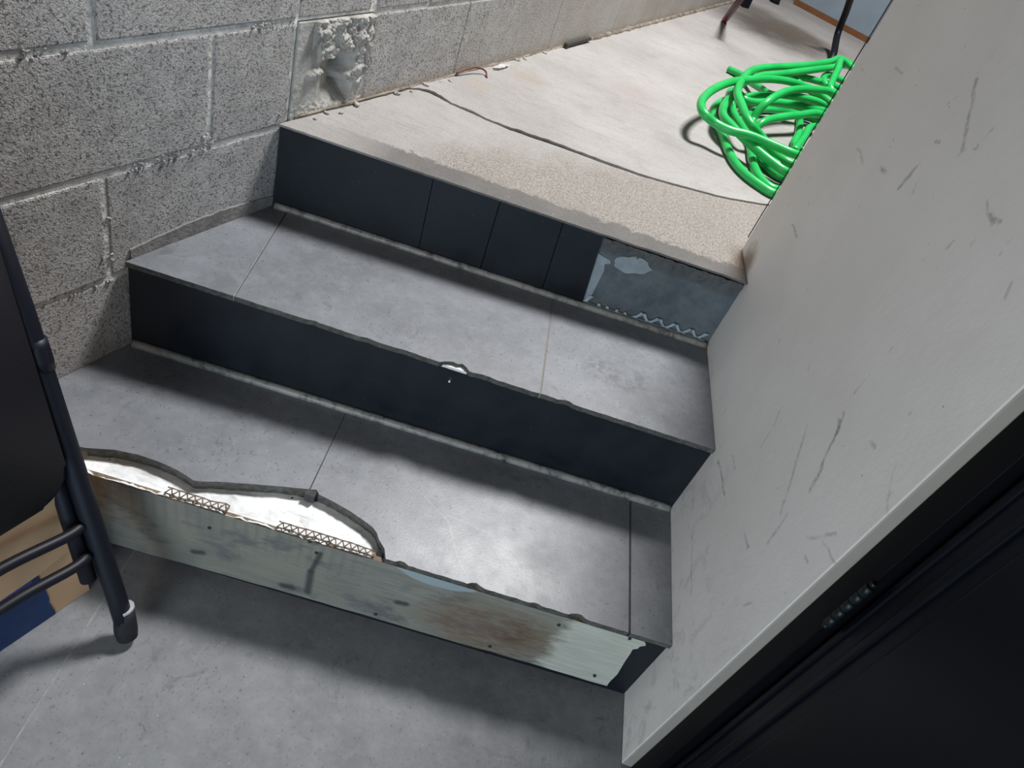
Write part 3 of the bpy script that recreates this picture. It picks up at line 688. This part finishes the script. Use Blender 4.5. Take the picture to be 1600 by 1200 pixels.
# ======================= green hose =======================
HOSE = [
    [(0.077, 2.314, 0.611), (0.13, 2.275, 0.617), (0.154, 2.162, 0.629), (0.175, 2.104, 0.636), (0.205, 2.043, 0.642), (0.314, 2.155, 0.642), (0.432, 2.203, 0.636)],
    [(0.537, 2.58, 0.747), (0.469, 2.465, 0.744), (0.325, 2.248, 0.735), (0.206, 2.11, 0.725), (0.112, 1.996, 0.716), (0.068, 1.914, 0.71), (0.042, 1.827, 0.704), (0.017, 1.715, 0.701), (0.008, 1.621, 0.698), (0.02, 1.555, 0.691), (0.03, 1.489, 0.685), (0.054, 1.46, 0.673), (0.101, 1.487, 0.648), (0.149, 1.456, 0.629), (0.204, 1.407, 0.629)],
    [(0.597, 2.573, 0.735), (0.461, 2.395, 0.735), (0.33, 2.229, 0.722), (0.202, 2.043, 0.716), (0.119, 1.954, 0.704), (0.077, 1.911, 0.685), (0.042, 1.847, 0.66), (0.034, 1.799, 0.642), (0.041, 1.77, 0.623), (0.052, 1.697, 0.617), (0.068, 1.629, 0.617), (0.081, 1.539, 0.617), (0.099, 1.428, 0.617), (0.124, 1.35, 0.614), (0.173, 1.316, 0.611)],
    [(0.414, 2.049, 0.722), (0.309, 1.969, 0.722), (0.228, 1.891, 0.716), (0.166, 1.8, 0.704), (0.126, 1.732, 0.685), (0.111, 1.716, 0.654), (0.106, 1.7, 0.623), (0.089, 1.538, 0.611), (0.078, 1.323, 0.611), (0.095, 1.229, 0.611), (0.13, 1.203, 0.611)],
    [(0.379, 2.106, 0.691), (0.297, 2.06, 0.704), (0.241, 2.017, 0.71), (0.169, 1.958, 0.71), (0.085, 1.852, 0.71), (0.01, 1.759, 0.704), (-0.047, 1.66, 0.698), (-0.094, 1.546, 0.691), (-0.118, 1.44, 0.685), (-0.108, 1.379, 0.679), (-0.07, 1.379, 0.667), (-0.024, 1.363, 0.667), (0.024, 1.365, 0.673), (0.076, 1.366, 0.673), (0.131, 1.36, 0.673), (0.19, 1.358, 0.673)],
    [(0.269, 2.196, 0.691), (0.326, 2.25, 0.691), (0.416, 2.304, 0.691), (0.519, 2.358, 0.685)],
    [(0.416, 2.037, 0.66), (0.353, 1.995, 0.66), (0.271, 1.952, 0.66), (0.196, 1.913, 0.654), (0.118, 1.836, 0.648), (0.079, 1.818, 0.648), (0.054, 1.839, 0.654), (0.03, 1.839, 0.654), (0.008, 1.73, 0.654), (-0.024, 1.585, 0.66), (-0.029, 1.497, 0.66), (-0.01, 1.443, 0.66), (0.026, 1.395, 0.654), (0.065, 1.358, 0.648), (0.112, 1.321, 0.642), (0.171, 1.296, 0.636)],
    [(0.428, 2.089, 0.667), (0.338, 2.075, 0.667), (0.26, 2.041, 0.66), (0.184, 1.983, 0.648), (0.122, 1.931, 0.642), (0.077, 1.895, 0.629), (0.028, 1.836, 0.623), (-0.006, 1.775, 0.617), (-0.029, 1.687, 0.611), (-0.024, 1.595, 0.611), (-0.009, 1.495, 0.611), (0.0, 1.398, 0.611), (0.016, 1.294, 0.611), (0.045, 1.229, 0.611), (0.083, 1.192, 0.611), (0.125, 1.17, 0.611)],
    [(0.383, 1.941, 0.667), (0.27, 1.817, 0.667), (0.19, 1.729, 0.66), (0.123, 1.643, 0.648), (0.11, 1.626, 0.629), (0.114, 1.609, 0.611), (0.132, 1.537, 0.611), (0.176, 1.485, 0.611), (0.218, 1.453, 0.611)],
    [(0.515, 2.489, 0.76), (0.47, 2.345, 0.747), (0.448, 2.265, 0.722), (0.438, 2.187, 0.698)],
    [(0.463, 2.396, 0.71), (0.437, 2.271, 0.691)],
    [(0.425, 2.101, 0.617), (0.317, 2.056, 0.611), (0.272, 2.028, 0.611), (0.231, 1.99, 0.611), (0.18, 1.94, 0.611), (0.133, 1.866, 0.611), (0.092, 1.743, 0.611), (0.081, 1.633, 0.611), (0.09, 1.507, 0.611), (0.136, 1.436, 0.611), (0.2, 1.416, 0.611)],
    [(0.354, 2.052, 0.617), (0.323, 1.939, 0.611), (0.297, 1.808, 0.611), (0.261, 1.642, 0.611)],
    [(0.375, 1.93, 0.629), (0.298, 1.741, 0.623), (0.24, 1.585, 0.617)],
]

path = list(HOSE[0])
for g in HOSE[1:]:
    a, b = Vector(path[-1]), Vector(g[0])
    n = 3
    for k in range(1, n+1):
        f = k/(n+1); q = a.lerp(b, f); s = math.sin(math.pi*f)
        path.append((q.x+.42*s, q.y+.10*s, max(Z3+.017, q.z-.05*s)+.02*s*random.random()))
    path += g
pts = catmull(path, 7)
pts = [Vector((p.x, p.y, max(p.z, Z3+.0165))) for p in pts]
for _ in range(3):
    pts = [pts[0]] + [(pts[i-1]+pts[i]*2+pts[i+1])/4 for i in range(1, len(pts)-1)] + [pts[-1]]
bm = bmesh.new(); tube(bm, pts, .0128, 14)
tag(link('garden_hose', bm, HOSE_M, smooth=False, origin=(.3, 1.7, Z3)), 'bright green garden hose in a loose tangled coil on the upper landing', 'hose')

# ======================= folding chair =======================
F = Vector((-.884, -.197, 0)); ct = Vector((.34742125, .93770916, 0)); ce = Vector((-.31879488, .1181135, .94043555)); cn = Vector((.88185504, -.32672729, .33997202))
def cp(a, b, d=0): return F + ct*a + ce*b + cn*d
chair = empty('folding_chair', tuple(F), 'black metal folding chair, folded and leaning beside the cardboard box', 'chair')
CW = -.43      # far side of the chair
def chair_side(s):
    # s=0 near side; mirrored for the far side
    m = (lambda a: a) if s == 0 else (lambda a: CW - a)
    bm = bmesh.new()
    tube(bm, [cp(m(.013), .035, .000), cp(m(.018), .10, .000), cp(m(.044), .60, .006), cp(m(.055), .92, .006)], .0150, 14)
    link('front_leg', bm, STEEL, chair, smooth=True)
    bm = bmesh.new()
    tube(bm, [cp(m(-.004), .155, -.012), cp(m(.006), .27, -.014), cp(m(.027), .50, -.014), cp(m(.036), .72, -.012)], .0120, 14)
    link('rear_leg', bm, STEEL, chair, smooth=True)
    bm = bmesh.new()
    tube(bm, [cp(m(.0095), .0135, 0), cp(m(.012), .030, 0), cp(m(.0165), .050, 0), cp(m(.0195), .066, 0)], [.0160, .0180, .0170, .0165], 14)
    link('foot_cap', bm, RUBBER, chair, smooth=True)
    bm = bmesh.new()
    tube(bm, [cp(m(.020), .068, .0), cp(m(.0205), .074, .0)], .0172, 14)
    link('foot_ring', bm, PALEP, chair, smooth=True)
    bm = bmesh.new()
    tube(bm, [cp(m(.041), .515, .006), cp(m(.042), .53, .006), cp(m(.043), .548, .006), cp(m(.044), .56, .006)], [.015, .0162, .0162, .015], 14)
    link('pivot_bracket', bm, STEEL, chair, smooth=True)
chair_side(0); chair_side(1)
for b0, b1, y0 in ((.247, .252, .021), (.192, .193, .010)):
    bm = bmesh.new()
    P = [cp(y0-.004, b0+.010, -.008), cp(y0-.012, b0+.0135, .002), cp(y0-.03, b0+.015, .006), cp(-.10, b1+.026, .006), cp(CW/2, b1+.03, .006), cp(CW+.10, b1+.026, .006), cp(CW-y0+.03, b0+.015, .006), cp(CW-y0+.004, b0+.010, -.008)]
    tube(bm, catmull(P, 6), .0085, 12); link('crossbar', bm, STEEL, chair, smooth=True)
# seat pad, rounded corners
def rrect(a0, a1, b0, b1, r, sk=0):
    o = []
    for cx, cy, st in ((a1-r, b0+r, -90), (a1-r, b1-r, 0), (a0+r, b1-r, 90), (a0+r, b0+r, 180)):
        for k in range(9):
            an = math.radians(st+k*90/8); o.append((cx+r*math.cos(an), cy+r*math.sin(an)))
    return [(a+sk*(b-b0), b) for a, b in o]
bm = bmesh.new()
slab(bm, [cp(a, b, .022) for a, b in rrect(CW-.008, .012, .336, .735, .045, .08)], cn*-.030)
g = bmesh.ops.bevel(bm, geom=[e for e in bm.edges if abs((e.verts[0].co-e.verts[1].co).normalized().dot(cn)) < .1], offset=.007, segments=3, affect='EDGES')
link('seat', bm, VINYL, chair, smooth=True)
bm = bmesh.new()
rr = rrect(CW-.012, .016, .332, .739, .048, .08)
tube(bm, [cp(a, b, .004) for a, b in rr+rr[:2]], .0055, 8, cap=False); link('seat_rim', bm, STEEL, chair, smooth=True)
bm = bmesh.new()
slab(bm, [cp(a, b, .008) for a, b in rrect(CW+.0, .045, .76, .93, .03)], cn*-.014); link('backrest', bm, VINYL, chair)

# ======================= cardboard box =======================
P1 = Vector((-.98830684, -.12493725, 0)); tb = Vector((.39669278, .91795144, 0)); nb = Vector((.91795144, -.39669278, 0))
def bp(a, z, d=0): p = P1 + tb*a + nb*d; p.z = z; return p
cbx = empty('cardboard_box', tuple(bp(-.3, 0, -.1)), 'brown cardboard box with dark blue print standing on the floor behind the folding chair', 'box')
bm = bmesh.new()
H = .318
slab(bm, [bp(-.62, 0.001), bp(0, 0.001), bp(-.014, H), bp(-.62, H)], nb*-.19)
link('box_body', bm, CARD, cbx)
bm = bmesh.new()
slab(bm, [bp(-.62, .001, .0008), bp(-.060, .001, .0008), bp(-.0605, .012, .0008), bp(-.066, .045, .0008), bp(-.0645, .055, .0008), bp(-.067, .082, .0008), bp(-.0665, .090, .0008), bp(-.074, .140, .0008), bp(-.62, .09, .0008)], nb*.0006, 0)
slab(bm, [bp(-.62, .06, .0015), bp(-.135, .094, .0015), bp(-.083, .113, .0015), bp(-.083, .1345, .0015), bp(-.62, .09, .0015)], nb*.0005, 1)
link('printed_panel', bm, [BLUE, INDIGO], cbx)['label'] = 'dark blue printed panel'
bm = bmesh.new()
slab(bm, [bp(-.62, .085, .0022), bp(-.127, .136, .0022), bp(-.074, .1405, .0022), bp(-.010, .156, .0022), bp(-.0095, .163, .0022), bp(-.0135, .168, .0022), bp(-.019, H-.002, .0022), bp(-.62, H-.002, .0022)], nb*.0032, 0)
for f in bm.faces:
    f.normal_update()
    if abs(f.normal.dot(nb)) < .5: f.material_index = 1
link('box_flap', bm, [CARD, CARD_E], cbx)

# ======================= far end of the landing =======================
cab = empty('cabinet', (1.0, 4.7, Z3), 'blue-grey cabinet with brown bottom strip at the far end of the landing', 'cabinet')
cl, cr = Vector((.752, 4.795, Z3+.0042)), Vector((1.20, 4.41, Z3+.0042)); cdv = (cr-cl).normalized(); cnv = Vector((-cdv.y, cdv.x, 0))
bm = bmesh.new()
slab(bm, [cl+Vector((0, 0, .030)), cr+Vector((0, 0, .030)), cr+Vector((0, 0, .9)), cl+Vector((0, 0, .9))], cnv*.28)
link('cabinet_body', bm, simple('blue_grey_laminate', (.26, .32, .38), .5, .4, var=.1, sc_=8), cab)
bm = bmesh.new()
slab(bm, [cl-cnv*.004, cr-cnv*.004, cr-cnv*.004+Vector((0, 0, .034)), cl-cnv*.004+Vector((0, 0, .034))], cnv*.28)
link('bottom_strip', bm, simple('brown_edge_strip', (.20, .085, .035), .55, .4, var=.2, sc_=20), cab)['label'] = 'brown strip along the bottom'
bm = bmesh.new(); zz0 = Z3+.0042
P = catmull([(.738, 3.366, zz0), (.742, 3.40, zz0+.03), (.765, 3.60, zz0+.10), (.735, 3.56, .80), (.684, 3.458, .90), (.62, 3.35, 1.05)], 6)
tube(bm, P, .0175, 14)
tag(link('pole', bm, STEEL, smooth=True, origin=P[0]), 'black bent tubular pole standing behind the green hose', 'pole')
bm = bmesh.new(); a = Vector((.137, 3.283, zz0+.008)); b = Vector((.105, 2.935, .76)); d = (b-a)
tube(bm, [a, a+d*.18], .0155, 8, 0); tube(bm, [a+d*.18, a+d*1.4], .0155, 8, 1)
tag(link('metal_rod', bm, [simple('red_paint', (.30, .02, .03), .45), simple('dark_maroon_paint', (.06, .012, .016), .5)], origin=a), 'dark slanting metal rod with a red tip at the far end of the landing', 'rod')
bm = bmesh.new(); box(bm, (.305, 3.93, zz0+.25), (.045, .045, .5), rz=.5, bev=.002)
tag(link('post', bm, STEEL, origin=(.305, 3.93, zz0)), 'square black post just behind the red-tipped rod', 'post')
bm = bmesh.new(); tube(bm, [(.575, 4.52, zz0), (.575, 4.52, zz0+.02), (.575, 4.52, zz0+.4)], [.035, .03, .022], 12)
tag(link('post', bm, STEEL, origin=(.575, 4.52, zz0)), 'round black post beside the left end of the blue-grey cabinet', 'post')

# ======================= small litter by the block wall =======================
bm = bmesh.new(); a = wpt(1.80*WS, Z3+.016, .012); b = wpt(1.985*WS, Z3+.016, .012)
d = (b-a).normalized(); m = (a+b)/2
R = Matrix(((n_.x, t_.x, 0, 0), (n_.y, t_.y, 0, 0), (0, 0, 1, 0), (0, 0, 0, 1)))
box(bm, m, (.012, (b-a).length, .010), R=R, bev=.001); box(bm, a+Vector((0, 0, -.005)), (.014, .012, .018), R=R, bev=.001)
tag(link('metal_strip', bm, simple('dark_iron', (.03, .026, .022), .6), origin=(a.x, a.y, Z3+.0042)), 'short dark metal strip lying against the foot of the block wall', 'strip')
bm = bmesh.new(); c0 = wpt(1.375*WS, Z3+.0065, .022); nx = 14; g = []
for i in range(nx+1):
    row = []
    for j in range(7):
        u, v = i/nx-.5, j/6-.5; r = 1+.25*noise.noise(Vector((u*4, v*4, 1)))
        p = c0 + t_*(u*.085*r*(1-.5*abs(v))) + n_*(v*.022*r*(1-1.1*u*u)); p.z = Z3+.0035+.010*abs(noise.noise(Vector((u*7, v*5, 3))))+.006*(v+.5)
        row.append(bm.verts.new(p))
    g.append(row)
for i in range(nx):
    for j in range(6): bm.faces.new((g[i][j], g[i+1][j], g[i+1][j+1], g[i][j+1]))
bmesh.ops.solidify(bm, geom=list(bm.faces), thickness=.0012)
tag(link('paper_scrap', bm, simple('white_paper', (.75, .75, .73), .8), smooth=True, origin=(c0.x, c0.y, Z3+.0042)), 'crumpled white paper scrap at the foot of the block wall', 'paper')
bm = bmesh.new()
P = catmull([wpt(1.175*WS, Z3+.012, .006), wpt(1.215*WS, Z3+.020, .012), wpt(1.25*WS, Z3+.022, .018), wpt(1.275*WS, Z3+.014, .032), wpt(1.262*WS, Z3+.0045, .048)], 6)
tube(bm, P, .0026, 7)
tag(link('wire', bm, simple('rusty_brown', (.13, .045, .028), .8), smooth=True, origin=(P[-1].x, P[-1].y, Z3+.0042)), 'curled rusty wire at the foot of the block wall near the slab crack', 'wire')
CRUMB = simple('grey_crumb', (.34, .32, .29), .95, bump=.002, bscale=300)
# crumbs of mortar along the foot of the wall
proto = None
spots = [(.66, .018), (.70, .010), (.73, .022), (.79, .010), (.93, .010), (.98, .014), (1.04, .011), (1.10, .012), (1.13, .020), (1.49, .010), (1.53, .013), (1.66, .010)]
CL = ['small grey mortar crumb at the foot of the concrete pillar, closest to the stair edge',
 'small grey mortar crumb at the foot of the concrete pillar, second from the stair edge',
 'small grey mortar crumb below the smooth hollow of the concrete pillar',
 'small grey mortar crumb where the concrete pillar meets the next block',
 'small grey mortar crumb against the block wall, just in front of the slab crack',
 'small grey mortar crumb lying beside the wide wall end of the slab crack',
 'small grey mortar crumb just behind the slab crack, tight against the wall',
 'small grey mortar crumb midway between the slab crack and the rusty wire',
 'small grey mortar crumb beside the near end of the rusty wire',
 'small grey mortar crumb just beyond the white paper scrap',
 'small grey mortar crumb between the white paper scrap and the dark metal strip',
 'small grey mortar crumb nearest the dark metal strip']
for i, (y, d) in enumerate(spots):
    p = wpt(y*WS, Z3, d); s = .0035+.0035*random.random()
    if proto is None:
        bm = bmesh.new(); r = bmesh.ops.create_icosphere(bm, subdivisions=2, radius=1)
        for v in bm.verts: v.co *= 1+.35*noise.noise(v.co*1.7)
        o = proto = link('mortar_crumb', bm, CRUMB)
    else:
        o = proto.copy(); C.objects.link(o)
    zb = Z3 + (.0022 if y > .99 else 0)
    o.location = (p.x, p.y, zb+s*.55); o.scale = (s, s*1.3, s*.65); o.rotation_euler = (0, 0, i*1.3)
    tag(o, CL[i], 'crumb', 'mortar crumbs along the block wall')
